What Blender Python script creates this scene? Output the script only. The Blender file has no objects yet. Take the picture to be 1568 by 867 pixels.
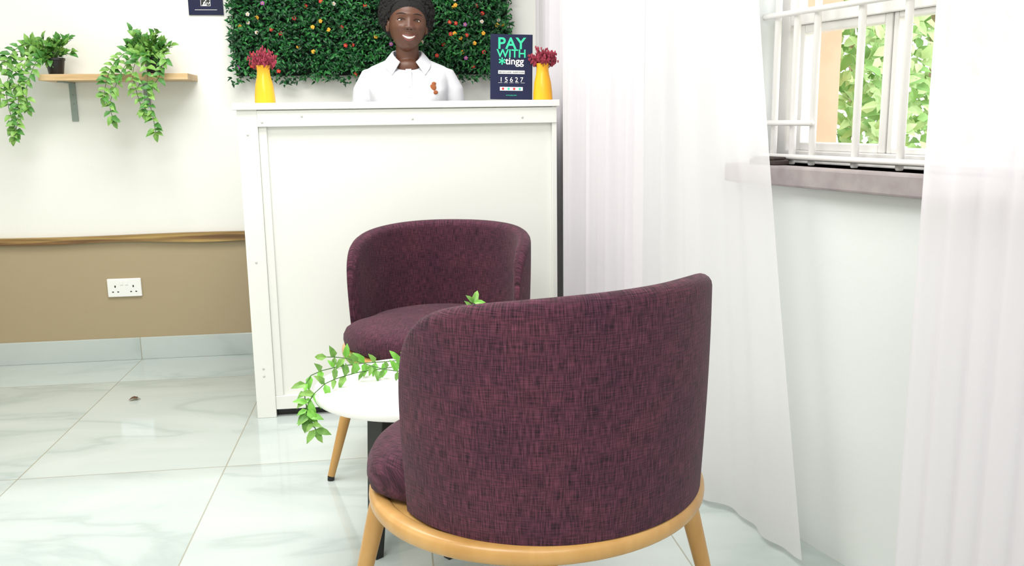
import bpy, math, random
from mathutils import Vector, Matrix
random.seed(7)
sc = bpy.context.scene
COL = sc.collection

def S(r,g,b):
    f=lambda c:(c/255/12.92) if c/255<=0.04045 else ((c/255+0.055)/1.055)**2.4
    return (f(r),f(g),f(b),1)

# ------------------------------------------------------------ materials
def mat(name,col,rough=0.5,metal=0.0,spec=0.5,noise=None,bump=None,sheen=0,coords='Object'):
    m=bpy.data.materials.new(name); m.use_nodes=True
    nt=m.node_tree; b=nt.nodes['Principled BSDF']
    b.inputs['Base Color'].default_value=col
    b.inputs['Roughness'].default_value=rough
    b.inputs['Metallic'].default_value=metal
    b.inputs['Specular IOR Level'].default_value=spec
    if sheen: b.inputs['Sheen Weight'].default_value=sheen
    if noise or bump:
        tc=nt.nodes.new('ShaderNodeTexCoord')
    if noise:
        n=nt.nodes.new('ShaderNodeTexNoise'); n.inputs['Scale'].default_value=noise[0]
        n.inputs['Detail'].default_value=4
        nt.links.new(tc.outputs[coords],n.inputs['Vector'])
        r=nt.nodes.new('ShaderNodeValToRGB')
        r.color_ramp.elements[0].position=0.35; r.color_ramp.elements[1].position=0.65
        r.color_ramp.elements[0].color=col; r.color_ramp.elements[1].color=noise[1]
        nt.links.new(n.outputs['Fac'],r.inputs['Fac']); nt.links.new(r.outputs['Color'],b.inputs['Base Color'])
    if bump:
        n=nt.nodes.new('ShaderNodeTexNoise'); n.inputs['Scale'].default_value=bump[0]; n.inputs['Detail'].default_value=5
        nt.links.new(tc.outputs[coords],n.inputs['Vector'])
        bp=nt.nodes.new('ShaderNodeBump'); bp.inputs['Strength'].default_value=bump[1]; bp.inputs['Distance'].default_value=0.01
        nt.links.new(n.outputs['Fac'],bp.inputs['Height']); nt.links.new(bp.outputs['Normal'],b.inputs['Normal'])
    return m

def m_wall():
    m=mat('wall_paint',S(243,243,238),0.55,bump=(60,0.05))
    nt=m.node_tree; b=nt.nodes['Principled BSDF']
    g=nt.nodes.new('ShaderNodeNewGeometry'); s=nt.nodes.new('ShaderNodeSeparateXYZ')
    nt.links.new(g.outputs['Position'],s.inputs[0])
    mt=nt.nodes.new('ShaderNodeMath'); mt.operation='GREATER_THAN'; mt.inputs[1].default_value=0.59
    nt.links.new(s.outputs['Z'],mt.inputs[0])
    mx=nt.nodes.new('ShaderNodeMix'); mx.data_type='RGBA'
    mx.inputs['A'].default_value=S(174,157,126); mx.inputs['B'].default_value=S(243,243,238)
    nt.links.new(mt.outputs[0],mx.inputs['Factor']); nt.links.new(mx.outputs['Result'],b.inputs['Base Color'])
    return m

def m_fabric():
    m=bpy.data.materials.new('plum_woven_fabric'); m.use_nodes=True
    nt=m.node_tree; b=nt.nodes['Principled BSDF']; N=nt.nodes.new; L=nt.links.new
    uv=N('ShaderNodeUVMap')
    def nz(sx,sy,det=2):
        mp=N('ShaderNodeMapping'); mp.inputs['Scale'].default_value=(sx,sy,1); L(uv.outputs[0],mp.inputs[0])
        n=N('ShaderNodeTexNoise'); n.inputs['Scale'].default_value=1; n.inputs['Detail'].default_value=det
        L(mp.outputs[0],n.inputs['Vector']); return n.outputs['Fac']
    A=nz(34,480); B=nz(480,34); Cc=nz(9,9)
    def ramp(x,p0,p1,c0,c1):
        r=N('ShaderNodeValToRGB'); e=r.color_ramp.elements
        e[0].position=p0;e[1].position=p1;e[0].color=c0;e[1].color=c1; L(x,r.inputs[0]); return r.outputs[0]
    a=ramp(A,0.36,0.70,S(30,22,29),S(106,54,74))
    bb=ramp(B,0.36,0.70,S(35,26,35),S(122,72,90))
    mx=N('ShaderNodeMix'); mx.data_type='RGBA'; mx.inputs['Factor'].default_value=0.5
    L(a,mx.inputs['A']); L(bb,mx.inputs['B'])
    c=ramp(Cc,0.3,0.7,(0.82,0.82,0.88,1),(1.10,1.06,1.04,1))
    mm=N('ShaderNodeMix'); mm.data_type='RGBA'; mm.blend_type='MULTIPLY'; mm.inputs['Factor'].default_value=1
    L(mx.outputs['Result'],mm.inputs['A']); L(c,mm.inputs['B']); L(mm.outputs['Result'],b.inputs['Base Color'])
    ad=N('ShaderNodeMath'); ad.operation='ADD'; L(A,ad.inputs[0]); L(B,ad.inputs[1])
    bp=N('ShaderNodeBump'); bp.inputs['Strength'].default_value=0.6; bp.inputs['Distance'].default_value=0.002
    L(ad.outputs[0],bp.inputs['Height']); L(bp.outputs[0],b.inputs['Normal'])
    b.inputs['Roughness'].default_value=0.9; b.inputs['Sheen Weight'].default_value=0.08
    b.inputs['Specular IOR Level'].default_value=0.2
    return m

def m_floor(name='marble_tile'):
    m=bpy.data.materials.new(name); m.use_nodes=True
    nt=m.node_tree; b=nt.nodes['Principled BSDF']; N=nt.nodes.new; L=nt.links.new
    g=N('ShaderNodeNewGeometry'); s=N('ShaderNodeSeparateXYZ'); L(g.outputs['Position'],s.inputs[0])
    def M(op,a,bv=None,c=None):
        n=N('ShaderNodeMath'); n.operation=op
        for i,x in enumerate((a,bv,c)):
            if x is None: continue
            if isinstance(x,(int,float)): n.inputs[i].default_value=x
            else: L(x,n.inputs[i])
        return n.outputs[0]
    def joint(co,off,size,w):
        t=M('DIVIDE',M('SUBTRACT',co,off),size)
        f=M('FRACT',M('ADD',t,100.0)); d=M('MINIMUM',f,M('SUBTRACT',1.0,f))
        return M('LESS_THAN',M('MULTIPLY',d,size),w), M('FLOOR',M('ADD',t,100.0))
    jx,ix=joint(s.outputs['X'],-0.60,0.665,0.0022); jy,iy=joint(s.outputs['Y'],2.94,1.11,0.0022)
    J=M('MAXIMUM',jx,jy)
    cb=N('ShaderNodeCombineXYZ'); L(M('MULTIPLY',ix,3.7),cb.inputs[0]); L(M('MULTIPLY',iy,5.3),cb.inputs[1])
    va=N('ShaderNodeVectorMath'); va.operation='ADD'; L(g.outputs['Position'],va.inputs[0]); L(cb.outputs[0],va.inputs[1])
    mp=N('ShaderNodeMapping'); mp.inputs['Rotation'].default_value=(0,0,0.9); mp.inputs['Scale'].default_value=(1,2.4,1); L(va.outputs[0],mp.inputs[0])
    n=N('ShaderNodeTexNoise'); n.inputs['Scale'].default_value=1.0; n.inputs['Detail'].default_value=6; n.inputs['Distortion'].default_value=0.6
    L(mp.outputs[0],n.inputs['Vector'])
    v=M('ABSOLUTE',M('SUBTRACT',n.outputs['Fac'],0.5))
    r=N('ShaderNodeValToRGB'); e=r.color_ramp.elements
    e[0].position=0.0; e[0].color=S(178,189,186); e[1].position=0.17; e[1].color=S(200,208,205)
    e2=e.new(0.035); e2.color=S(190,200,197)
    L(v,r.inputs[0])
    mx=N('ShaderNodeMix'); mx.data_type='RGBA'; L(J,mx.inputs['Factor']); L(r.outputs[0],mx.inputs['A']); mx.inputs['B'].default_value=S(164,164,150)
    L(mx.outputs['Result'],b.inputs['Base Color'])
    b.inputs['Roughness'].default_value=0.08
    b.inputs['Specular IOR Level'].default_value=0.6
    return m

def m_wood(name,c0,c1,c2,sc3,rough=0.4,coords='Object'):
    m=bpy.data.materials.new(name); m.use_nodes=True
    nt=m.node_tree; b=nt.nodes['Principled BSDF']; N=nt.nodes.new; L=nt.links.new
    tc=N('ShaderNodeTexCoord'); mp=N('ShaderNodeMapping'); mp.inputs['Scale'].default_value=sc3; L(tc.outputs[coords],mp.inputs[0])
    n=N('ShaderNodeTexNoise'); n.inputs['Scale'].default_value=1; n.inputs['Detail'].default_value=5; n.inputs['Distortion'].default_value=0.6; L(mp.outputs[0],n.inputs['Vector'])
    r=N('ShaderNodeValToRGB'); e=r.color_ramp.elements
    e[0].position=0.3;e[0].color=c0;e[1].position=0.72;e[1].color=c2; k=e.new(0.5); k.color=c1
    L(n.outputs['Fac'],r.inputs[0]); L(r.outputs[0],b.inputs['Base Color']); b.inputs['Roughness'].default_value=rough
    return m

def m_curtain(name,transp,col,tl=0.45):
    m=bpy.data.materials.new(name); m.use_nodes=True
    nt=m.node_tree; nt.nodes.clear(); N=nt.nodes.new; L=nt.links.new
    o=N('ShaderNodeOutputMaterial'); d=N('ShaderNodeBsdfDiffuse'); t=N('ShaderNodeBsdfTranslucent'); x=N('ShaderNodeBsdfTransparent')
    d.inputs[0].default_value=col; t.inputs[0].default_value=col
    a=N('ShaderNodeMixShader'); a.inputs[0].default_value=tl; L(d.outputs[0],a.inputs[1]); L(t.outputs[0],a.inputs[2])
    c=N('ShaderNodeMixShader'); c.inputs[0].default_value=transp; L(a.outputs[0],c.inputs[1]); L(x.outputs[0],c.inputs[2])
    L(c.outputs[0],o.inputs[0]); return m

M_WALL=m_wall(); M_FAB=m_fabric(); M_FLOOR=m_floor()
M_RWALL=mat('wall_paint_pale_grey',S(226,230,229),0.45,bump=(60,0.05))
M_CEIL=mat('ceiling_paint',S(240,240,236),0.8)
M_COUNTER=mat('white_laminate',S(240,241,236),0.3,bump=(40,0.01))
M_WHITE=mat('white_gloss',S(244,244,242),0.25)
M_SOCK=mat('white_plastic',S(246,246,244),0.3)
M_BLACK=mat('black_plastic',S(24,24,26),0.4)
M_OAK=m_wood('oak_varnish',S(188,142,80),S(198,152,90),S(208,164,102),(14,14,5),0.3)
M_SHELF=m_wood('pine_board',S(186,150,104),S(208,176,130),S(222,194,150),(4,30,30),0.5)
M_RAIL=m_wood('live_edge_timber',S(74,52,32),S(118,86,52),S(190,160,96),(1.2,20,26),0.5)
M_METAL=mat('galvanised_steel',S(150,162,156),0.5,0.3)
M_SILL=mat('grey_concrete_paint',S(150,140,142),0.6,noise=(20,S(166,156,156)))
M_FRAME=mat('window_frame_paint',S(236,234,232),0.35)
M_LEAF=mat('leaf_light',S(96,150,62),0.45,noise=(30,S(140,186,90)))
M_LEAF2=mat('leaf_mid',S(60,120,48),0.45,noise=(30,S(88,150,66)))
M_DGREEN=mat('hedge_leaf_dark',S(8,56,26),0.5,noise=(8,S(18,84,38)))
M_DGREEN2=mat('hedge_leaf_bright',S(28,104,44),0.5,noise=(8,S(50,130,58)))
M_BACKG=mat('hedge_backing',S(4,20,9),0.9)
M_RED=mat('flower_red',S(200,40,44),0.6); M_YEL=mat('flower_yellow',S(230,170,40),0.6); M_WF=mat('flower_white',S(200,195,190),0.6); M_PUR=mat('flower_violet',S(150,80,150),0.6)
M_STEM=mat('stem_green',S(70,110,50),0.6)
M_VASE=mat('yellow_ceramic',S(246,176,30),0.25)
M_HEATH=mat('dried_flower_crimson',S(130,30,56),0.8,noise=(60,S(176,64,84)))
M_NAVY=mat('navy_print',S(12,20,58),0.45,spec=0.3)
M_TEAL=mat('teal_print',S(40,196,150),0.4)
M_CURT=m_curtain('sheer_voile',0.10,S(248,244,249)); M_CURT2=m_curtain('sheer_voile_thin',0.28,S(251,249,252))
M_SKIN=mat('skin',S(88,54,39),0.45,noise=(9,S(96,60,43)))
M_LIP=mat('lip',S(112,56,52),0.4); M_HAIR=mat('hair',S(14,11,11),0.85,bump=(90,1.0)); M_TEETH=mat('teeth',S(240,236,228),0.3)
M_EYEW=mat('eye_white',S(215,208,200),0.2); M_EYEB=mat('iris_dark',S(20,12,10),0.1)
M_POLO=mat('white_pique',S(220,221,227),0.8,bump=(500,0.1)); M_LOGO=mat('brown_embroidery',S(150,84,44),0.8)
M_TROU=mat('dark_trousers',S(30,32,40),0.8)

# ------------------------------------------------------------ mesh builder
class MB:
    def __init__(s): s.v=[];s.f=[];s.m=[];s.uv=[]
    def add(s,vs,fs,mi=0,uvs=None):
        o=len(s.v); s.v+= [tuple(x) for x in vs]; s.uv+= (uvs if uvs else [(x[0],x[1]+x[2]) for x in vs])
        s.f+=[tuple(i+o for i in f) for f in fs]; s.m+=[mi]*len(fs)
    def box(s,x0,x1,y0,y1,z0,z1,mi=0):
        s.add([(x0,y0,z0),(x1,y0,z0),(x1,y1,z0),(x0,y1,z0),(x0,y0,z1),(x1,y0,z1),(x1,y1,z1),(x0,y1,z1)],
              [(0,3,2,1),(4,5,6,7),(0,1,5,4),(1,2,6,5),(2,3,7,6),(3,0,4,7)],mi)
    def lathe(s,prof,seg=40,mi=0,cx=0,cy=0,ax=1,ay=1,cz=0):
        vs=[];fs=[]
        for r,z in prof:
            for i in range(seg):
                a=2*math.pi*i/seg; vs.append((cx+ax*r*math.cos(a),cy+ay*r*math.sin(a),cz+z))
        n=len(prof)
        for j in range(n-1):
            for i in range(seg):
                k=(i+1)%seg; fs.append((j*seg+i,j*seg+k,(j+1)*seg+k,(j+1)*seg+i))
        fs.append(tuple(range(seg-1,-1,-1))); fs.append(tuple((n-1)*seg+i for i in range(seg)))
        s.add(vs,fs,mi)
    def tube(s,pts,rad,seg=12,mi=0,caps=True,flat=1.0):
        pts=[Vector(p) for p in pts]; n=len(pts)
        if not isinstance(rad,(list,tuple)): rad=[rad]*n
        vs=[];fs=[]; up=None
        P=list(pts);R=list(rad)
        if caps:
            d0=(pts[0]-pts[1]).normalized(); d1=(pts[-1]-pts[-2]).normalized()
            P=[pts[0]+d0*rad[0]*0.85,pts[0]+d0*rad[0]*0.5]+P+[pts[-1]+d1*rad[-1]*0.5,pts[-1]+d1*rad[-1]*0.85]
            R=[rad[0]*0.3,rad[0]*0.8]+R+[rad[-1]*0.8,rad[-1]*0.3]
        for i,p in enumerate(P):
            t=(P[min(i+1,len(P)-1)]-P[max(i-1,0)]).normalized()
            if up is None:
                up=Vector((0,0,1)) if abs(t.z)<0.9 else Vector((0,1,0))
            a=t.cross(up).normalized(); b=a.cross(t).normalized(); up=b
            for k in range(seg):
                th=2*math.pi*k/seg; vs.append(p+a*math.cos(th)*R[i]+b*math.sin(th)*R[i]*flat)
        for j in range(len(P)-1):
            for i in range(seg):
                k=(i+1)%seg; fs.append((j*seg+i,j*seg+k,(j+1)*seg+k,(j+1)*seg+i))
        fs.append(tuple(range(seg-1,-1,-1))); fs.append(tuple((len(P)-1)*seg+i for i in range(seg)))
        s.add(vs,fs,mi)
    def ell(s,c,r,seg=20,rings=12,mi=0,rot=None):
        vs=[];fs=[]
        for j in range(rings+1):
            ph=math.pi*j/rings
            for i in range(seg):
                a=2*math.pi*i/seg
                v=Vector((r[0]*math.sin(ph)*math.cos(a),r[1]*math.sin(ph)*math.sin(a),r[2]*math.cos(ph)))
                if rot: v=rot@v
                vs.append(v+Vector(c))
        for j in range(rings):
            for i in range(seg):
                k=(i+1)%seg; fs.append((j*seg+i,(j+1)*seg+i,(j+1)*seg+k,j*seg+k))
        s.add(vs,fs,mi)
    def leaf(s,p,d,n,l,w,mi=0):
        p=Vector(p); d=Vector(d).normalized(); n=Vector(n); sd=d.cross(n)
        if sd.length<1e-3: sd=d.cross(Vector((0.3,0.5,0.8)))
        sd.normalize(); n=sd.cross(d).normalized()
        f=n*w*0.18; cv=n*l*0.12
        vs=[p,p+d*l*.35+cv*.7,p+d*l*.72+cv*.6,p+d*l-cv*.6,
            p+d*l*.3+sd*w*.5+f+cv*.6,p+d*l*.68+sd*w*.36+f+cv*.4,p+d*l*.3-sd*w*.5+f+cv*.6,p+d*l*.68-sd*w*.36+f+cv*.4]
        s.add(vs,[(0,4,1),(4,5,2,1),(5,3,2),(0,1,6),(1,2,7,6),(2,3,7)],mi)
    def obj(s,name,mats,parent=None,smooth=True,loc=None,rot=None,auto=35):
        me=bpy.data.meshes.new(name); me.from_pydata(s.v,[],s.f)
        for m in mats: me.materials.append(m)
        me.polygons.foreach_set('material_index',s.m)
        u=me.uv_layers.new(name='UVMap')
        li=[0]*len(me.loops); me.loops.foreach_get('vertex_index',li)
        flat=[]
        for i in li: flat+=[s.uv[i][0],s.uv[i][1]]
        u.data.foreach_set('uv',flat)
        me.update()
        o=bpy.data.objects.new(name,me); COL.objects.link(o)
        if smooth:
            me.polygons.foreach_set('use_smooth',[True]*len(me.polygons))
            try: me.set_sharp_from_angle(angle=math.radians(auto))
            except Exception: pass
        if parent: o.parent=parent
        if loc: o.location=loc
        if rot is not None: o.rotation_euler=rot
        return o

def bevel(o,w,seg=2):
    b=o.modifiers.new('bevel','BEVEL'); b.width=w; b.segments=seg; b.limit_method='ANGLE'; return o
def empty(name,loc=(0,0,0),rz=0):
    e=bpy.data.objects.new(name,None); e.location=loc; e.rotation_euler=(0,0,rz); e.empty_display_size=0.1; COL.objects.link(e); return e

# ------------------------------------------------------------ room
H_CEIL=2.75
b=MB(); b.box(-2.5,2.4,-1.8,4.6,-0.06,0); b.obj('floor',[M_FLOOR],smooth=False)
b=MB(); b.box(-2.65,2.5,-1.9,4.6,H_CEIL,H_CEIL+0.1); b.obj('ceiling',[M_CEIL],smooth=False)
b=MB(); b.box(-2.5,0.92,4.45,4.6,0,H_CEIL); b.obj('wall_back',[M_WALL],smooth=False)
b=MB(); b.box(-2.65,-2.5,-1.8,4.6,0,H_CEIL); b.obj('wall_left',[M_WALL],smooth=False)
b=MB(); b.box(-2.65,2.5,-1.95,-1.8,0,H_CEIL); b.obj('wall_rear',[M_WALL],smooth=False)
b=MB(); b.box(0.775,0.92,3.2,4.45,0,H_CEIL); b.obj('wall_side',[M_RWALL],smooth=False)
RZ=math.atan2(-0.959,0.282)
WO=Vector((0.759,3.2,0))
ws0,ws1,wz0,wz1=0.84,1.86,1.015,2.15
b=MB()
b.box(0,ws0,0,0.18,0,H_CEIL); b.box(ws1,5.3,0,0.18,0,H_CEIL); b.box(ws0,ws1,0,0.18,0,wz0); b.box(ws0,ws1,0,0.18,wz1,H_CEIL)
b.obj('wall_right',[M_RWALL],smooth=False,loc=WO,rot=(0,0,RZ))
b=MB(); b.box(ws0-0.06,ws1+0.08,-0.045,0.10,0.963,1.015); bevel(b.obj('trim_window_sill',[M_SILL],smooth=False,loc=WO,rot=(0,0,RZ)),0.006)
b=MB(); b.box(-2.5,0.775,4.436,4.45,0,0.11); bevel(b.obj('baseboard_back',[M_FLOOR],smooth=False),0.002)
b=MB(); n=160; vs=[];fs=[]
for i in range(n+1):
    x=-2.5+2.0*i/n
    top=0.620+0.003*math.sin(x*5)
    bot=0.578+0.006*math.sin(x*3.1)+0.004*math.sin(x*9.3+1)
    vs+=[(x,4.452,bot),(x,4.425,bot+0.004),(x,4.425,top),(x,4.452,top)]
for i in range(n):
    for k in range(4):
        fs.append((i*4+k,i*4+(k+1)%4,(i+1)*4+(k+1)%4,(i+1)*4+k))
fs+=[(0,3,2,1),(n*4,n*4+1,n*4+2,n*4+3)]
b.add(vs,fs); b.obj('trim_dado_rail',[M_RAIL],smooth=False)

# window
W=empty('window_1',WO,RZ)
b=MB()
def fr(a0,a1,z0,z1,t,y0,y1):
    b.box(a0,a0+t,y0,y1,z0,z1); b.box(a1-t,a1,y0,y1,z0,z1); b.box(a0+t,a1-t,y0,y1,z0,z0+t); b.box(a0+t,a1-t,y0,y1,z1-t,z1)
fr(ws0,ws1,wz0,wz1,0.035,0.09,0.15)
b.box(ws0+.035,ws1-.035,0.09,0.15,1.385,1.425)
fr(0.90,1.22,1.05,1.385,0.022,0.10,0.14)
fr(1.225,1.375,1.05,1.385,0.014,0.10,0.14)
fr(1.38,1.56,1.05,1.385,0.020,0.10,0.14)
fr(1.57,1.82,1.05,1.385,0.024,0.10,0.14)
for x in (1.21,1.36,1.56): b.box(x,x+0.02,0.09,0.15,1.425,wz1-.035)
bevel(b.obj('frame',[M_FRAME],W,smooth=False),0.003)
b=MB()
for x in (0.88,0.955,1.03,1.18,1.32,1.455,1.59,1.72): b.tube([(x,0.045,wz0+0.004),(x,0.045,wz1-0.004)],0.0095,10)
for z in (1.035,1.125,1.41,1.75): 
    b.tube([(ws0+.004,0.03,z),(1.04 if z==1.125 else ws1-.004,0.03,z)],0.008,10)
b.obj('security_bars',[M_FRAME],W)
b=MB(); b.box(0.87,0.98,-0.03,0.016,1.0155,1.028); b.box(0.88,0.97,-0.028,0.014,1.0285,1.036); bevel(b.obj('folded_cloth',[mat('dark_cloth',S(66,54,50),0.8)],smooth=False,loc=WO,rot=(0,0,RZ)),0.003)

# exterior
b=MB(); b.box(-4,14,-8,18,-0.3,-0.12); b.obj('ground_outside',[mat('dry_soil',S(190,170,140),0.9,noise=(2,S(160,170,110)))],smooth=False)
b=MB(); b.box(1.35,2.58,4.95,5.2,-0.12,3.2); b.box(1.2,2.66,4.85,5.3,3.2,3.32); b.box(1.55,1.95,4.93,4.95,0.9,2.0)
b.obj('neighbouring_house',[mat('peach_render',S(212,156,132),0.8,noise=(3,S(220,170,148)))],smooth=False)
b=MB()
for i in range(9000):
    z=-0.1+3.6*random.random(); a=random.random()**1.5
    x=2.90+5.0*a; y=5.7+0.9*(random.random()-0.5)+0.25*math.sin(x*3+z*2)
    d=Vector((random.uniform(-.6,1),random.uniform(-1,0.3),random.uniform(-1,.6)))
    b.leaf((x,y,z),d,(random.uniform(-.6,.6),-1,random.uniform(0,.8)),random.uniform(.08,.14),random.uniform(.045,.07),random.choice((0,1,1)))
for k in range(8):
    x=3.1+k*0.6; b.tube([(x,5.9,-0.12),(x+.1,5.95,1.2),(x,5.9,2.8)],[.03,.022,.012],8,2)
b.obj('garden_hedge',[mat('sunlit_leaf',S(116,158,84),0.6),mat('sunlit_leaf_pale',S(170,198,138),0.6),mat('bark',S(150,130,110),0.9)])

# ------------------------------------------------------------ curtains
def curtain(name,path,z0,z1,amp,wl,m,flare=0.0,seed=1,damp=0.0):
    rnd=random.Random(seed)
    P=[Vector((p[0],p[1])) for p in path]; seg=[(P[i+1]-P[i]).length for i in range(len(P)-1)]; L=sum(seg)
    def at(s):
        i=0
        while i<len(seg)-1 and s>seg[i]: s-=seg[i]; i+=1
        d=(P[i+1]-P[i]).normalized(); return P[i]+d*s,d
    ph=[rnd.uniform(0,6.28) for _ in range(6)]
    n=int(L/0.006); nz=36; vs=[];fs=[]
    for j in range(nz+1):
        z=z0+(z1-z0)*j/nz; low=1-j/nz
        for i in range(n+1):
            s=L*i/n
            sf=s+ flare*low**1.25*max(0,s/L)**1.5
            p,d=at(sf); nn=Vector((-d.y,d.x))
            k=2*math.pi/wl
            w=math.sin(k*s+1.5*math.sin(k*.31*s+ph[0])+ph[1]+low*0.7*math.sin(3*s+ph[2]))
            w=math.copysign(abs(w)**.8,w)
            w2=math.sin(k*2.3*s+ph[3]+low*1.2)*0.3
            mod=0.55+0.45*math.sin(k*.23*s+ph[4])
            off=amp*(w*mod+w2)*(0.8+0.3*low)*(min(1,.12+abs(s-damp)/.4) if damp else 1)
            vs.append((p.x+nn.x*off,p.y+nn.y*off,z))
    for j in range(nz):
        for i in range(n):
            a=j*(n+1)+i; fs.append((a,a+1,a+n+2,a+n+1))
    b=MB(); b.add(vs,fs); return b.obj(name,[m],auto=180)
def cl(y): return (1.60-0.294*y,y)
c1=curtain('sheer_curtain',[(0.725,4.40),(0.718,3.62),(0.698,3.47),(0.648,3.386),(0.652,3.24),cl(3.05),cl(2.76)],0.02,2.5,0.027,0.16,M_CURT,seed=3,damp=1.03)
c2=curtain('sheer_curtain',[cl(2.84),cl(2.36)],0.02,2.5,0.018,0.15,M_CURT2,flare=0.385,seed=5)
c3=curtain('sheer_curtain',[cl(1.71),cl(0.75)],0.02,2.5,0.028,0.15,M_CURT,flare=0.0,seed=11)
b=MB(); b.tube([(1.60-.294*3.2,3.2,2.52),(1.60-.294*0.6,0.6,2.52)],0.012,12); b.tube([(0.70,3.2,2.52),(0.70,4.44,2.52)],0.012,12)
for y in (3.0,1.9,0.8):
    b.tube([(1.60-.294*y,y,2.52),(1.60-.294*y+.10,y+.03,2.52)],0.008,8)
b.obj('curtain_rod',[M_METAL])

# ------------------------------------------------------------ counter
C=empty('reception_counter',(0,0,0))
b=MB(); b.box(-0.578,0.645,3.415,3.93,1.190,1.215); bevel(b.obj('top_board',[M_COUNTER],C,smooth=False),0.003)
b=MB()
b.box(-0.565,-0.547,3.447,3.90,0,1.19); b.box(0.617,0.635,3.430,3.90,0,1.19)
b.box(-0.547,0.617,3.448,3.466,0.03,1.19)
bevel(b.obj('carcass',[M_COUNTER],C,smooth=False),0.001)
b=MB(); b.box(-0.565,-0.492,3.428,3.448,0.0,1.19); bevel(b.obj('stile_1',[M_COUNTER],C,smooth=False),0.002)
b=MB(); b.box(-0.492,0.635,3.425,3.448,1.128,1.188); bevel(b.obj('top_rail',[M_COUNTER],C,smooth=False),0.002)
b=MB(); b.box(-0.492,0.617,3.434,3.448,0.03,0.085); bevel(b.obj('bottom_rail',[M_COUNTER],C,smooth=False),0.002)
b=MB(); b.box(-0.492,-0.462,3.438,3.448,0.085,1.128); bevel(b.obj('inner_stile',[M_COUNTER],C,smooth=False),0.002)
b=MB(); b.box(-0.54,0.61,3.46,3.475,0.0,0.03); b.obj('shadow_gap_strip',[M_BLACK],C,smooth=False)  # black strip standing in for the shade in the gap under the counter
b=MB(); b.box(-0.547,0.617,3.466,3.90,0.60,0.618); b.obj('inner_shelf',[M_COUNTER],C,smooth=False)
b=MB()
for x,z,y in ((-0.475,1.145,3.4245),(-0.33,1.165,3.4245),(0.08,1.15,3.4245),(0.5,1.15,3.4245),(-0.53,0.62,3.4275),(-0.53,0.2,3.4275),(-0.53,0.17,3.4275),(-.53,1.1,3.4275)):
    b.ell((x,y,z),(0.005,0.0015,0.005),10,6)
b.obj('screw_caps',[mat('cap_grey',S(205,205,200),0.4)],C)

# ------------------------------------------------------------ vases
def vase(loc,seed):
    rnd=random.Random(seed)
    e=empty('flower_vase',loc)
    b=MB(); b.lathe([(0.036,0),(0.0385,0.003),(0.0375,0.03),(0.033,0.07),(0.026,0.10),(0.0235,0.118),(0.0245,0.135),(0.0265,0.142),(0.0235,0.142),(0.021,0.12),(0.021,0.11)],36); b.obj('body',[M_VASE],e)
    b=MB()
    for i in range(70):
        a=rnd.uniform(0,6.28); r=rnd.random()**.6*0.056; h=rnd.uniform(0.165,0.208)-r*0.4
        top=Vector((r*math.cos(a),r*math.sin(a),h)); base=Vector((r*.25*math.cos(a),r*.25*math.sin(a),0.115))
        b.tube([base,base.lerp(top,.6)+Vector((0,0,.004)),top],[.001,.001,.001],5,1)
        for k in range(7):
            q=base.lerp(top,rnd.uniform(.5,1.06)); b.ell(q+Vector((rnd.uniform(-.005,.005),rnd.uniform(-.005,.005),rnd.uniform(-.003,.006))),(.003,.003,.006),6,4,0)
    b.obj('dried_flowers',[M_HEATH,mat('stalk_red',S(120,50,50),.8)],e)
vase((-0.475,3.55,1.2152),1); vase((0.598,3.53,1.2152),2)

# ------------------------------------------------------------ signs
def text(s,size,loc,m,parent,name,bold=0.0):
    cu=bpy.data.curves.new(name,'FONT'); cu.body=s; cu.size=size; cu.align_x='CENTER'; cu.extrude=0.0004; cu.offset=bold
    o=bpy.data.objects.new(name,cu); cu.materials.append(m); COL.objects.link(o); o.parent=parent; o.location=loc; o.rotation_euler=(math.pi/2,0,0); return o
Sg=empty('payment_sign',(0.472,3.53,1.218)); Sg.rotation_euler=(math.radians(-6),math.radians(1.5),math.radians(-4))
b=MB(); b.box(-0.083,0.083,0,0.005,0.002,0.254); bevel(b.obj('board',[M_NAVY],Sg,smooth=False),0.001)
b=MB(); b.tube([(0,0.005,0.16),(0,0.05,0.085),(0,0.075,0.016)],0.003,8); b.obj('easel_stand',[M_BLACK],Sg)
text('PAY',0.062,(0,-0.001,0.198),M_TEAL,Sg,'label_pay',0.0012)
text('WITH',0.044,(0,-0.001,0.165),M_TEAL,Sg,'label_with',0.0008)
text('tingg',0.038,(0.012,-0.001,0.138),M_WHITE,Sg,'label_logo',0.0005)
text('*',0.06,(-0.037,-0.001,0.120),M_TEAL,Sg,'label_star',0.001)
text('1 5 6 2 7',0.026,(0,-0.001,0.070),M_WHITE,Sg,'label_digits')
text('www.pay.com',0.0075,(0,-0.001,0.016),M_TEAL,Sg,'label_url')
b=MB()
b.box(-0.052,0.052,-0.0012,0,0.101,0.114)
for k in range(5):
    x=-0.052+k*0.0222; b.box(x,x+0.016,-0.001,0,0.066,0.0668)
b.box(-0.045,0.045,-0.0012,0,0.036,0.050)
b.obj('label_strips',[M_WHITE],Sg,smooth=False)
text('SERVICE NAME / SHORTCODE',0.0075,(0,-0.0022,0.1045),M_NAVY,Sg,'label_small')
b=MB()
for k in range(4): b.ell((-0.033+k*0.022,-0.0015,0.043),(0.005,0.001,0.005),12,6,k%2)
b.obj('label_icons',[M_RED,M_TEAL],Sg)
Nt=empty('wall_notice',(-0.837,4.448,1.64))
b=MB(); b.box(-0.078,0.078,-0.006,0,0,0.24); b.obj('board',[M_NAVY],Nt,smooth=False)
b=MB(); rnd=random.Random(4)
b.box(-0.05,0.05,-0.008,-0.006,0.022,0.024)
b.box(-0.022,0.022,-0.0075,-0.006,0.040,0.084); b.box(-0.05,0.05,-0.0075,-0.006,0.12,0.16)
b.obj('label',[M_WHITE],Nt,smooth=False)
b=MB()
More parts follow.
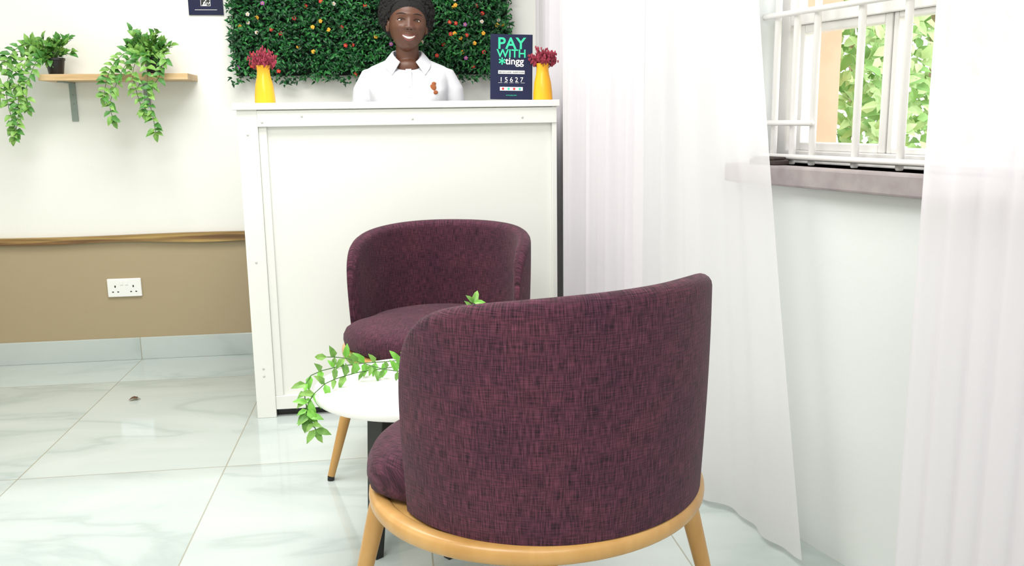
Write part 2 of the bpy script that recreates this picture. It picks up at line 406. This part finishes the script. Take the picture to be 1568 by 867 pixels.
for i in range(8):
    for j in range(8):
        if rnd.random()<.55: b.box(-0.020+i*.005,-0.015+i*.005,-0.0085,-0.0075,0.042+j*.005,0.047+j*.005)
b.obj('label_code',[M_BLACK],Nt,smooth=False)

# ------------------------------------------------------------ socket
So=empty('double_socket',(-1.317,4.45,0.362))
b=MB(); b.box(-0.079,0.079,-0.012,0,-0.045,0.045); bevel(b.obj('plate',[M_SOCK],So,smooth=False),0.004)
b=MB()
for cx in (-0.042,0.042):
    b.box(cx-.003,cx+.003,-.0126,-.0118,0.002,0.012); b.box(cx-.016,cx-.008,-.0126,-.0118,-.022,-.017); b.box(cx+.008,cx+.016,-.0126,-.0118,-.022,-.017)
b.obj('pin_holes',[M_BLACK],So,smooth=False)
b=MB()
for cx in (-0.012,0.012): b.box(cx-.007,cx+.007,-.015,-.011,0.014,0.034)
bevel(b.obj('switches',[M_SOCK],So,smooth=False),0.001)

# ------------------------------------------------------------ shelf & plants
Sh=empty('wall_shelf',(0,0,0))
b=MB(); b.box(-1.535,-0.90,4.24,4.45,1.338,1.366); bevel(b.obj('board',[M_SHELF],Sh,smooth=False),0.002)
b=MB()
for x in (-1.465,-1.135):
    b.box(x-.014,x+.014,4.444,4.449,1.16 if x<-1.4 else 1.22,1.337); b.box(x-.014,x+.014,4.30,4.449,1.333,1.338)
    for z in (1.24,1.28): b.ell((x,4.4435,z),(.004,.002,.004),8,5)
b.obj('brackets',[M_METAL],Sh,smooth=False)

def trail(b,pts,rnd,step=0.016,ll=0.042,lw=0.024):
    pts=[Vector(p) for p in pts]
    sm=[]
    for i in range(len(pts)-1):
        p0=pts[max(i-1,0)];p1=pts[i];p2=pts[i+1];p3=pts[min(i+2,len(pts)-1)]
        n=max(2,int((p2-p1).length/step))
        for k in range(n):
            t=k/n
            sm.append(0.5*((2*p1)+(p2-p0)*t+(2*p0-5*p1+4*p2-p3)*t*t+(3*p1-p0-3*p2+p3)*t**3))
    sm.append(pts[-1])
    b.tube(sm,0.0014,5,2)
    for i in range(1,len(sm)):
        t=(sm[i]-sm[i-1]).normalized()
        for sgn in (-1,1):
            if rnd.random()<0.12: continue
            o=Vector((rnd.uniform(-1,1),rnd.uniform(-1,.6),rnd.uniform(-.5,.6)))
            side=t.cross(Vector((0,-1,0.2))).normalized()*sgn
            d=side*0.9+t*0.5+o*0.6+Vector((0,-.25,-.15))
            s=rnd.uniform(.7,1.15)
            b.leaf(sm[i],d,Vector((0,-1,.7))+o*.5,ll*s,lw*s,0 if rnd.random()<.6 else 1)
    b.leaf(sm[-1],sm[-1]-sm[-2],(0,-1,.3),ll,lw,0)

def hanging_plant(loc,trails,seed,puff=(0.09,0.06,0.06),n=70):
    rnd=random.Random(seed); e=empty('trailing_potted_plant',loc)
    b=MB(); b.lathe([(0.030,0),(0.031,0.002),(0.040,0.062),(0.043,0.064),(0.043,0.074),(0.038,0.074),(0.036,0.060),(0.01,0.058)],28); b.obj('pot',[M_BLACK],e)
    b=MB()
    for i in range(n):
        a=rnd.uniform(0,6.28); u=rnd.uniform(0,1); c=Vector((0,0,0.06)); tip=Vector((puff[0]*math.cos(a)*(.4+.6*u)-.01,-abs(puff[1]*math.sin(a))*(.3+.7*u)+0.01,0.07+puff[2]*rnd.uniform(0,1.4)))
        b.tube([c,c.lerp(tip,.5)+Vector((0,0,.02)),tip],0.0012,4,2)
        for k in range(3):
            q=c.lerp(tip,rnd.uniform(.55,1.0))+Vector((0,0,.01)); d=(tip-c).normalized()+Vector((rnd.uniform(-1,1),rnd.uniform(-1,.3),rnd.uniform(-.6,.6)))
            b.leaf(q,d,(rnd.uniform(-.5,.5),-1,.8),rnd.uniform(.032,.05),rnd.uniform(.02,.028),0 if rnd.random()<.6 else 1)
    for t in trails: trail(b,[(0,0,.06)]+t,rnd,0.019,0.046,0.025)
    b.obj('foliage',[M_LEAF,M_LEAF2,M_STEM],e)
hanging_plant((-1.49,4.335,1.3665),[
  [(-.06,-.07,.08),(-.13,-.11,.03),(-.17,-.12,-.05),(-.17,-.12,-.15),(-.15,-.12,-.24)],
  [(-.05,-.08,.09),(-.10,-.12,.02),(-.12,-.13,-.07),(-.13,-.13,-.17),(-.16,-.12,-.27)],
  [(-.08,-.05,.11),(-.16,-.1,.07),(-.21,-.12,-.01),(-.21,-.12,-.09)],
  [(-.03,-.09,.07),(-.06,-.13,0),(-.09,-.13,-.08),(-.085,-.13,-.14)],
  [(-.07,-.07,.13),(-.13,-.1,.10),(-.16,-.12,.02),(-.14,-.12,-.06)],
 ],3,(0.10,0.07,0.06),40)
hanging_plant((-1.065,4.335,1.3665),[
  [(-.05,-.09,.09),(-.10,-.12,.02),(-.14,-.13,-.06),(-.17,-.13,-.14),(-.16,-.13,-.2)],
  [(0,-.1,.08),(0.0,-.13,-.02),(.0,-.13,-.12),(.01,-.13,-.20),(.015,-.13,-.26)],
  [(-.03,-.1,.08),(-.06,-.13,.0),(-.05,-.13,-.09),(-.03,-.13,-.17)],
  [(-.07,-.08,.10),(-.13,-.12,.05),(-.17,-.13,-.02),(-.19,-.13,-.1)],
  [(.05,-.08,.10),(.08,-.12,.06),(.06,-.13,.0),(.02,-.13,-.06)],
 ],8,(0.10,0.07,0.08),46)

# ------------------------------------------------------------ green wall
G=empty('artificial_flower_hedge_panel',(0,0,0))
gx0,gx1,gz0,gz1=-0.715,0.575,1.36,2.15
b=MB(); b.box(gx0,gx1,4.415,4.447,gz0,gz1); b.obj('backing_mat',[M_BACKG],G,smooth=False)
b=MB(); rnd=random.Random(21)
for i in range(15000):
    x=rnd.uniform(gx0-.015,gx1+.012); z=rnd.uniform(gz0-.012,gz1)
    edge=0.02*math.sin(x*23)+0.012*math.sin(x*51)
    if z<gz0+0.015: z-= rnd.random()*0.025+edge*.5
    clump=0.5+0.5*math.sin(x*38+2*math.sin(z*31))*math.sin(z*44+1.5*math.sin(x*29))
    y=4.41-rnd.random()**1.2*(0.030+0.045*clump)
    d=Vector((rnd.uniform(-1,1),rnd.uniform(-.9,-.1),rnd.uniform(-1,.8)))
    b.leaf((x,y,z),d,(rnd.uniform(-.5,.5),-1,rnd.uniform(.0,.9)),rnd.uniform(.018,.034),rnd.uniform(.008,.013),0 if rnd.random()<.80-.25*clump else 1)
b.obj('leaves',[M_DGREEN,M_DGREEN2],G,smooth=False)
b=MB()
for i in range(150):
    x=rnd.uniform(gx0+.01,gx1-.01); z=rnd.uniform(gz0+.0,gz1); mi=rnd.choice((0,0,0,1,1,2,3)); y=4.350+rnd.random()*.03
    for k in range(5):
        a=k*1.257+rnd.random()*.3; b.ell((x+.0055*math.cos(a),y,z+.0055*math.sin(a)),(.005,.003,.005),8,5,mi)
    b.ell((x,y-.002,z),(.003,.003,.003),6,4,1)
b.obj('flowers',[M_RED,M_YEL,M_WF,M_PUR],G)

# ------------------------------------------------------------ chairs
def chair(loc,facing,top,scale=1.0,dropL=0.08,dropR=0.08,eL=2.8,shift=0.0,splay=0.40,up=0.0):
    # up: how much higher the whole seat stands on its legs
    e=empty('upholstered_tub_chair',loc,math.radians(facing+90)); q_=scale
    A=math.radians(107); a0,b0=0.310*q_,0.295*q_; z0=0.408+up; T=0.046
    b=MB(); ni=140; vs=[];uvs=[];fs=[]; no=16; na=8
    for i in range(ni+1):
        t=math.sin(math.pi/2*(2*i/ni-1)); t=max(-.9995,min(.9995,t)); ph=t*A
        at=abs(t); drop=dropR*at**2.8 if t>0 else dropL*at**eL
        ht=(top-z0-drop)*(1-at**13)**(1/5.0)
        ht=max(ht,0.02)
        th=T*max(0.08,(1-at**16)**.5); r=min(th/2,ht*.5)
        sec=[]
        for k in range(no):
            w=k/(no-1); sec.append((0.0,w*(ht-r)))
        for k in range(1,na):
            q=math.pi*k/na; sec.append((th/2-th/2*math.cos(q),(ht-r)+r*math.sin(q)))
        for k in range(no):
            w=1-k/(no-1); sec.append((th,w*(ht-r)))
        for (inn,z) in sec:
            w=z/(top-z0); sc_=0.965+0.04*math.sin(min(1,w*1.15)*math.pi/2)
            A_=a0*sc_-inn; B_=b0*sc_-inn
            vs.append((A_*math.sin(ph),B_*math.cos(ph)+shift,z0+z)); uvs.append((ph*0.31+(1.5 if inn>T*.5 else 0),z0+z))
    m=len(sec)
    for i in range(ni):
        for k in range(m):
            kk=(k+1)%m; fs.append((i*m+k,i*m+kk,(i+1)*m+kk,(i+1)*m+k))
    fs.append(tuple(range(m-1,-1,-1))); fs.append(tuple(ni*m+k for k in range(m)))
    b.add(vs,fs,0,uvs); b.obj('backrest',[M_FAB],e,auto=70)
    def rr(a):
        k=max(0,min(1,(abs(a)-math.radians(90))/math.radians(32))); k=k*k*(3-2*k)
        return (0.258+(0.328-0.258)*k)*q_, (0.250+(0.312-0.250)*k)*q_
    b=MB()
    prof=[(0.3,.406),(.93,.406),(.985,.418),(1,.438),(.995,.456),(.965,.475),(.90,.488),(.75,.497),(.5,.502),(.2,.504),(.02,.504)]
    vs=[];uvs=[];fs=[];seg=96
    for f_,z in prof:
        for i in range(seg):
            ph=-math.pi+2*math.pi*i/seg; A_,B_=rr(ph)
            x=A_*f_*math.sin(ph); y=B_*f_*math.cos(ph); vs.append((x,y,z+up)); uvs.append((x*1.0,y+z*1.0))
    for j in range(len(prof)-1):
        for i in range(seg):
            k=(i+1)%seg; fs.append((j*seg+i,(j+1)*seg+i,(j+1)*seg+k,j*seg+k))
    fs.append(tuple(range(seg))); fs.append(tuple((len(prof)-1)*seg+i for i in range(seg-1,-1,-1)))
    b.add(vs,fs,0,uvs); b.obj('seat',[M_FAB],e,auto=70)
    b=MB(); vs=[];fs=[];seg=96; cs=[]
    for k in range(16):
        q=2*math.pi*k/16; c_,s_=math.cos(q),math.sin(q)
        cs.append((0.019*math.copysign(abs(c_)**.7,c_),0.018*math.copysign(abs(s_)**.7,s_)))
    for i in range(seg):
        ph=2*math.pi*i/seg
        for dx,dz in cs: vs.append(((0.313*q_+dx)*math.sin(ph),(0.300*q_+dx)*math.cos(ph)+shift*.25,0.390+up+dz))
    for i in range(seg):
        for k in range(16):
            fs.append((i*16+k,i*16+(k+1)%16,((i+1)%seg)*16+(k+1)%16,((i+1)%seg)*16+k))
    b.add(vs,fs)
    b.lathe([(0.3,0.383+up),(1.0,0.383+up),(1.0,0.402+up),(0.3,0.402+up)],64,0,0,0,0.300*q_,0.286*q_)
    b.obj('seat_ring',[M_OAK],e)
    for n_,dg in enumerate((45,135,225,315)):
        a=math.radians(dg); d=Vector((math.cos(a),math.sin(a),0))*q_
        b=MB(); p0=d*0.292+Vector((0,0,.390+up)); p1=d*(splay-.002)+Vector((0,0,.014))
        b.tube([p0,p0.lerp(p1,.15),p0.lerp(p1,.5),p1],[.020,.021,.0175,.0115],20,0,caps=False)
        f=d*splay
        b.tube([p1,f+Vector((0,0,.0005))],[.0115,.011],16,1,caps=False)
        b.obj('leg_%d'%(n_+1),[M_OAK,M_BLACK],e)
    return e
chair((0.268,1.735,0),130,0.864,1.07,0.18,0.060,2.1,0.040,0.385,0.015)
chair((0.136,2.93,0),249,0.790,1.0,0.06,0.06,2.8,0.008,0.41)

# ------------------------------------------------------------ coffee table
TZ=0.452
TC=Vector((0.032,2.310,0))
T_=empty('round_coffee_table',TC,math.radians(36))
b=MB(); b.lathe([(0.02,TZ-.022),(.257,TZ-.022),(.262,TZ-.020),(.264,TZ-.016),(.264,TZ-.004),(.262,TZ-.001),(.257,TZ),(.02,TZ)],96); b.obj('top',[M_WHITE],T_)
b=MB()
for k in range(4):
    a=math.pi/2*k; d=Vector((math.cos(a),math.sin(a),0)); s_=Vector((-d.y,d.x,0))
    vs=[]
    for (r,z,w,t) in ((.110,TZ-.023,.036,.016),(.145,.0,.020,.012)):
        c=d*r+Vector((0,0,z)); vs+=[c+s_*w+d*t,c-s_*w+d*t,c-s_*w-d*t,c+s_*w-d*t]
    b.add(vs,[(0,1,2,3),(7,6,5,4),(0,4,5,1),(1,5,6,2),(2,6,7,3),(3,7,4,0)])
b.box(-.12,.12,-.012,.012,TZ-.055,TZ-.023); b.box(-.012,.012,-.12,-.0125,TZ-.055,TZ-.023); b.box(-.012,.012,.0125,.12,TZ-.055,TZ-.023)
bevel(b.obj('legs',[M_BLACK],T_,smooth=False),0.002)
V=empty('artificial_ivy_plant',(0.162,2.318,TZ+.001))
b=MB(); b.lathe([(0.036,0),(0.038,0.002),(0.045,0.07),(0.047,0.074),(0.042,0.074),(0.040,0.060),(0.01,0.058)],28); b.obj('pot',[M_WHITE],V)
b=MB(); rnd=random.Random(5)
for pts in ([(-.02,0,.09),(-.1,.03,.05),(-.2,.05,.026),(-.28,.02,.026),(-.36,-.05,.020),(-.402,-.08,-.02),(-.400,-.09,-.05),(-.385,-.1,-.085)],
            [(0,.01,.09),(-.08,.06,.06),(-.17,.09,.035),(-.26,.08,.035),(-.34,.05,.035),(-.400,.0,.03),(-.413,-.05,.0),(-.408,-.07,-.03),(-.410,-.08,-.06)],
            [(-.01,-.01,.09),(-.09,-.02,.05),(-.17,.0,.03),(-.24,.03,.04),(-.31,.05,.06),(-.36,.07,.06)]):
    trail(b,[(0,0,.06)]+pts,rnd,0.028,0.040,0.019)
trail(b,[(0,0,.06),(.01,.0,.12),(.025,.0,.17),(.04,.02,.205)],rnd,0.035,0.040,0.018)
b.obj('foliage',[M_LEAF,mat('leaf_fresh',S(120,190,70),.4),M_STEM],V)

b=MB(); b.leaf((-1.14,3.75,0.004),(1,.3,0),(0,0,1),.05,.026); b.leaf((-1.12,3.76,0.006),(.2,.9,0),(0,0,1),.03,.02); b.obj('dried_leaf',[mat('dry_leaf',S(96,70,50),.9)])

# ------------------------------------------------------------ woman
WX=empty('woman_receptionist',(0.082,4.06,0))
b=MB()
for s_ in (-1,1):
    b.tube([(s_*.175,0,1.26),(s_*.19,0,1.20),(s_*.205,-.01,1.08),(s_*.20,-.07,.98),(s_*.18,-.15,.92)],[.036,.038,.036,.032,.024],14)
    b.tube([(s_*.18,-.15,.92),(s_*.173,-.19,.90),(s_*.17,-.225,.885)],[.024,.032,.030],14,flat=.55)
    for k in range(4):
        off=(-.024+.016*k); L_=(.055,.07,.075,.062)[k]
        p=Vector((s_*.17+off,-.24,.882)); b.tube([p,p+Vector((off*.2,-L_*.5,-.010)),p+Vector((off*.3,-L_*.9,-.032))],[.0085,.008,.007],8)
    b.tube([(s_*.15,-.19,.90),(s_*.135,-.215,.89),(s_*.13,-.24,.878)],[.011,.010,.008],8)
b.tube([(0,.02,1.32),(0,.010,1.38),(0,-.002,1.44),(0,-.002,1.52)],[.05,.054,.050,.050],20)
b.ell((0,-.035,1.375),(.055,.035,.035),16,10)
o=b.obj('body_skin',[M_SKIN],WX); r=o.modifiers.new('remesh','REMESH'); r.mode='VOXEL'; r.voxel_size=.004; r.use_smooth_shade=True
sm=o.modifiers.new('smooth','SMOOTH'); sm.factor=.5; sm.iterations=4
b=MB(); vs=[];fs=[];seg=48
rings=[(.93,.165,.11,0),(1.02,.155,.10,0),(1.12,.160,.105,-.002),(1.20,.172,.118,-.008),(1.27,.180,.120,-.010),(1.32,.188,.108,-.004),(1.355,.186,.092,.004),(1.378,.165,.080,.008),(1.395,.125,.072,.012),(1.412,.085,.062,.012),(1.425,.066,.054,.012)]
for z,w,d,cy in rings:
    for i in range(seg):
        a=2*math.pi*i/seg; c_,s_=math.cos(a),math.sin(a)
        zz=z
        if z>1.35 and s_<0: zz=z-(z-1.35)*.75*max(0,-s_)**1.5
        fold=.003*math.sin(a*7+z*30)*(1 if z<1.34 else 0)
        vs.append(((w+fold)*math.copysign(abs(c_)**.8,c_),cy+(d+fold)*math.copysign(abs(s_)**.9,s_),zz))
n=len(rings)
for j in range(n-1):
    for i in range(seg):
        k=(i+1)%seg; fs.append((j*seg+i,j*seg+k,(j+1)*seg+k,(j+1)*seg+i))
fs.append(tuple(range(seg-1,-1,-1))); fs.append(tuple((n-1)*seg+i for i in range(seg)))
b.add(vs,fs)
for s_ in (-1,1):
    b.tube([(s_*.12,.004,1.340),(s_*.165,0,1.325),(s_*.196,0,1.27),(s_*.211,-.004,1.19),(s_*.217,-.008,1.12)],[.046,.052,.050,.046,.049],18,caps=False)
o=b.obj('polo_shirt',[M_POLO],WX); r=o.modifiers.new('remesh','REMESH'); r.mode='VOXEL'; r.voxel_size=.005; r.use_smooth_shade=True
sm=o.modifiers.new('smooth','SMOOTH'); sm.factor=.5; sm.iterations=5
b=MB()
for s_ in (-1,1):
    vs=[];fs=[]; n=18
    for i in range(n+1):
        t=i/n
        a=math.radians(90-t*150)
        p=Vector((s_*(.060*math.cos(a)+.004*t), .010+.056*math.sin(a)-.050*max(0,t-.55)**1.0*1.2, 1.455-.022*t-.060*max(0,t-.5)**1.3*1.6))
        out=Vector((s_*math.cos(a),math.sin(a)*.9,0)).normalized()
        wid=.026+.030*t**2.5
        q=p+out*(.016+.020*t)+Vector((s_*.016*t**2,-.004,-wid))
        vs+=[p-out*.001,p+out*.005+Vector((0,0,.003)),q+out*.004,q]
    for i in range(n):
        for k in range(4):
            fs.append((i*4+k,i*4+(k+1)%4,(i+1)*4+(k+1)%4,(i+1)*4+k))
    fs+=[(0,1,2,3),(n*4+3,n*4+2,n*4+1,n*4)]
    b.add(vs,fs)
b.obj('collar',[M_POLO],WX,auto=60)
b=MB(); vs=[];fs=[];n=8
for i in range(n+1):
    z=1.362-.122*i/n; y=-.107-.021*min(1,(1.362-z)/.07)
    vs+=[(-.012,y+.012,z),(-.012,y-.003,z),(.012,y-.003,z),(.012,y+.012,z)]
for i in range(n):
    for k in range(4): fs.append((i*4+k,i*4+(k+1)%4,(i+1)*4+(k+1)%4,(i+1)*4+k))
fs+=[(0,3,2,1),(n*4,n*4+1,n*4+2,n*4+3)]
b.add(vs,fs); b.obj('placket',[M_POLO],WX,auto=30)
b=MB()
for z in (1.335,1.29): b.ell((0,-.133 if z<1.3 else -.120,z),(.005,.002,.005),10,6)
b.obj('buttons',[M_SOCK],WX)
b=MB()
for c_,r_ in (((.103,-.1105,1.283),(.015,.004,.015)),((.113,-.110,1.262),(.012,.004,.009)),((.092,-.110,1.268),(.007,.004,.009)),((.108,-.108,1.300),(.010,.004,.007))): b.ell(c_,r_,14,8,0)
b.obj('chest_logo',[M_LOGO],WX)
b=MB()
b.tube([(0,0,1.0),(0,0,.90)],[.135,.15],20,flat=.75)
for s_ in (-1,1): b.tube([(s_*.08,0,.90),(s_*.095,0,.70),(s_*.10,-.005,.48),(s_*.10,.01,.28),(s_*.10,.02,.09)],[.095,.085,.062,.058,.048],18)
o=b.obj('trousers',[M_TROU],WX); r=o.modifiers.new('remesh','REMESH'); r.mode='VOXEL'; r.voxel_size=.009; r.use_smooth_shade=True
b=MB()
for s_ in (-1,1): b.tube([(s_*.10,.05,.036),(s_*.10,-.05,.040),(s_*.105,-.15,.032)],[.036,.040,.032],14,flat=.85)
b.obj('shoes',[M_BLACK],WX)
# head
HD=bpy.data.objects.new('head',None); COL.objects.link(HD); HD.parent=WX; HD.location=(0.004,-.025,1.556); HD.rotation_euler=(math.radians(-3),math.radians(4),math.radians(4)); HD.scale=(1.09,1.06,1.03)
g=lambda x,w: math.exp(-(x/w)**2)
def kx(sz): return 1-0.28*max(0,-sz)**2.0-0.05*max(0,sz)
def disp(x,z):
    d=0; ax=abs(x)
    if z>-.028: pr=max(0,min(1,(0.022-z)/.050))**1.3
    else: pr=g(z+.028,.0075)
    d+=.016*g(x,.010+.006*pr)*pr
    d+=.009*g(ax-.015,.008)*g(z+.029,.009)
    d-=.010*g(ax-.031,.017)*g(z-.005,.013)
    d+=.005*g(z-.030,.011)*g(x,.045)
    d+=.010*g(ax-.042,.017)*g(z+.026,.018)
    d-=.004*g(ax-.036-(-.03-z)*.15,.006)*g(z+.052,.018)
    d+=.008*g(x,.030)*g(z+.062,.020)
    d+=.008*g(x,.022)*g(z+.104,.014)
    d-=.004*g(x,.02)*g(z+.086,.007)
    return d
def surf(x,z):
    sz=z/.117; sx=x/(.074*kx(sz)); return -(0.090*math.sqrt(max(0,1-sx*sx-sz*sz))**0.85)-disp(x,z)
b=MB(); vs=[];fs=[];sg,rg=128,110
for j in range(rg+1):
    ph=math.pi*j/rg; sz=math.cos(ph)
    for i in range(sg):
        a=2*math.pi*i/sg; sx=math.sin(ph)*math.cos(a); sy=math.sin(ph)*math.sin(a)
        x=.074*kx(sz)*sx; z=.117*sz
        if sy<0: y=-.090*abs(sy)**.85; y-=disp(x,z)*min(1,abs(sy)*3)
        else: y=.098*sy*(1-.35*max(0,-sz))
        vs.append((x,y,z))
for j in range(rg):
    for i in range(sg):
        k=(i+1)%sg; fs.append((j*sg+i,(j+1)*sg+i,(j+1)*sg+k,j*sg+k))
b.add(vs,fs)
for s_ in (-1,1):
    b.ell((s_*.075,.010,-.008),(.007,.016,.028),14,10); b.tube([(s_*.079,-.002,.010),(s_*.084,.012,.020),(s_*.084,.024,.0),(s_*.079,.012,-.030)],.004,8)
    for up_ in (1,-1):
        pts=[]
        for k in range(9):
            t=k/8; x=s_*(.017+.029*t); z=.004+up_*(.0062 if up_>0 else .0042)*math.sin(math.pi*t)**.8; pts.append((x,surf(x,z)+.0005,z))
        b.tube(pts,[.0012+.0014*math.sin(math.pi*k/8) for k in range(9)],8)
b.obj('face',[M_SKIN],HD,auto=180)
b=MB()
for s_ in (-1,1):
    y=surf(s_*.031,.004); b.ell((s_*.0315,y+.0095,.004),(.0135,.0115,.0058),20,12,0); b.ell((s_*.031,y-.0012,.004),(.0050,.0020,.0050),14,8,1)
b.obj('eyes',[M_EYEW,M_EYEB],HD)
b=MB()
for s_ in (-1,1):
    pts=[];ptb=[]
    for k in range(9):
        t=k/8; x=s_*(.017+.030*t); z=.0048+.0064*math.sin(math.pi*t)**.8; pts.append((x,surf(x,z)-.0018,z))
        x=s_*(.014+.038*t); z=.025+.006*math.sin(math.pi*(t*.8+.1)); ptb.append((x,surf(x,z)+.0006,z))
    b.tube(pts,.0010,8,0); b.tube(ptb,[.0010+.0014*math.sin(math.pi*k/8) for k in range(9)],8,0)
for x in (-.0075,.0075): b.ell((x,surf(x,-.034)-.0002,-.036),(.0030,.002,.0016),8,6)
b.obj('brows_and_lashes',[M_HAIR],HD)
b=MB()
up=[];lo=[];n=14
for k in range(n+1):
    t=-1+2*k/n; x=.027*t; zc=-.066+.010*t*t
    zu=zc+.0038*(1-t*t)+.001; zl=zc-.0070*(1-t*t)-.001
    up.append((x,surf(x,zu)-.0005,zu+.002)); lo.append((x,surf(x,zl)-.0005,zl-.002))
b.tube(up,[.0010+.0026*math.cos(math.pi/2*(-1+2*k/n)) for k in range(n+1)],10); b.tube(lo,[.0010+.0036*math.cos(math.pi/2*(-1+2*k/n)) for k in range(n+1)],10)
b.obj('lips',[M_LIP],HD)
b=MB(); vs=[];fs=[]
for k in range(n+1):
    t=(-1+2*k/n)*.90; x=.027*t; zc=-.066+.010*t*t; zu=zc+.0040*(1-t*t)+.001; zl=zc-.0050*(1-t*t)
    for z in (zu,(zu+zl)/2,zl): vs.append((x,surf(x,z)-.0010,z))
for k in range(n):
    for j in range(2): fs.append((k*3+j,k*3+j+1,k*3+j+4,k*3+j+3))
b.add(vs,fs); b.obj('teeth',[M_TEETH],HD)
rnd=random.Random(9)
b=MB(); vs=[];fs=[];sg,rg=110,70
for j in range(rg+1):
    ph=math.pi*j/rg
    for i in range(sg):
        a=2*math.pi*i/sg; d=Vector((math.sin(ph)*math.cos(a),math.sin(ph)*math.sin(a),math.cos(ph)))
        rr_=1+.03*math.sin(9*d.x+4*d.z)*math.cos(8*d.z+5*d.y)+rnd.uniform(-.025,.025)
        vs.append((.110*d.x*rr_,.100*d.y*rr_+.060,.120*d.z*rr_+.050))
for j in range(rg):
    for i in range(sg):
        k=(i+1)%sg; fs.append((j*sg+i,(j+1)*sg+i,(j+1)*sg+k,j*sg+k))
b.add(vs,fs)
b.ell((0,.012,.040),(.079,.094,.084),48,28)
for i in range(1100):
    z=rnd.uniform(-.5,1); a=rnd.uniform(0,6.283); q=math.sqrt(1-z*z)
    p=Vector((.110*q*math.cos(a),.100*q*math.sin(a)+.060,.120*z+.050)); r_=rnd.uniform(.004,.009)
    b.ell(p,(r_,r_,r_),7,5)
for i in range(200):
    a=rnd.uniform(-.1,3.24)
    p=Vector((.074*math.cos(a),-.062+.03*abs(math.cos(a)),.050+.040*math.sin(a))); r_=rnd.uniform(.003,.007)
    b.ell(p,(r_,r_,r_),7,5)
b.obj('hair',[M_HAIR],HD,auto=180)

# ------------------------------------------------------------ lights
def panel(name,x,y,sx,sy,e):  # unseen fill panels, added overhead to brighten the room
    p=empty(name,(x,y,H_CEIL-0.03))
    b=MB(); b.box(-sx/2-.02,sx/2+.02,-sy/2-.02,sy/2+.02,0.0,0.03); b.obj('fill_housing',[M_WHITE],p,smooth=False)
    l=bpy.data.lights.new(name+'_light','AREA'); l.shape='RECTANGLE'; l.size=sx; l.size_y=sy; l.energy=e; l.color=(1,.985,.96)
    o=bpy.data.objects.new('fill_lamp',l); COL.objects.link(o); o.parent=p; o.location=(0,0,-0.005)
panel('ceiling_light',-0.9,0.4,1.4,1.4,54)
panel('ceiling_light',-0.5,2.85,1.6,1.2,60)
panel('ceiling_light',0.5,-0.8,1.2,1.0,29)
w=bpy.data.worlds.new('sky'); sc.world=w; w.use_nodes=True
bg=w.node_tree.nodes['Background']; bg.inputs[0].default_value=(0.96,0.97,1,1); bg.inputs[1].default_value=4.1

# ------------------------------------------------------------ camera
th=math.radians(7.5); ph=math.radians(10.6); ro=0.014
F=Vector((math.sin(th)*math.cos(ph),math.cos(th)*math.cos(ph),-math.sin(ph)))
R=Vector((math.cos(th),-math.sin(th),0)); U=R.cross(F)
R2=R*math.cos(ro)-U*math.sin(ro); U2=U*math.cos(ro)+R*math.sin(ro)
cam=bpy.data.cameras.new('camera'); co=bpy.data.objects.new('camera',cam); COL.objects.link(co)
mw=Matrix((R2,U2,-F)).transposed().to_4x4(); mw.translation=Vector((0,0,1.15)); co.matrix_world=mw
cam.lens=31.1; cam.sensor_width=36; cam.clip_start=.02
sc.camera=co
sc.view_settings.view_transform='Standard'
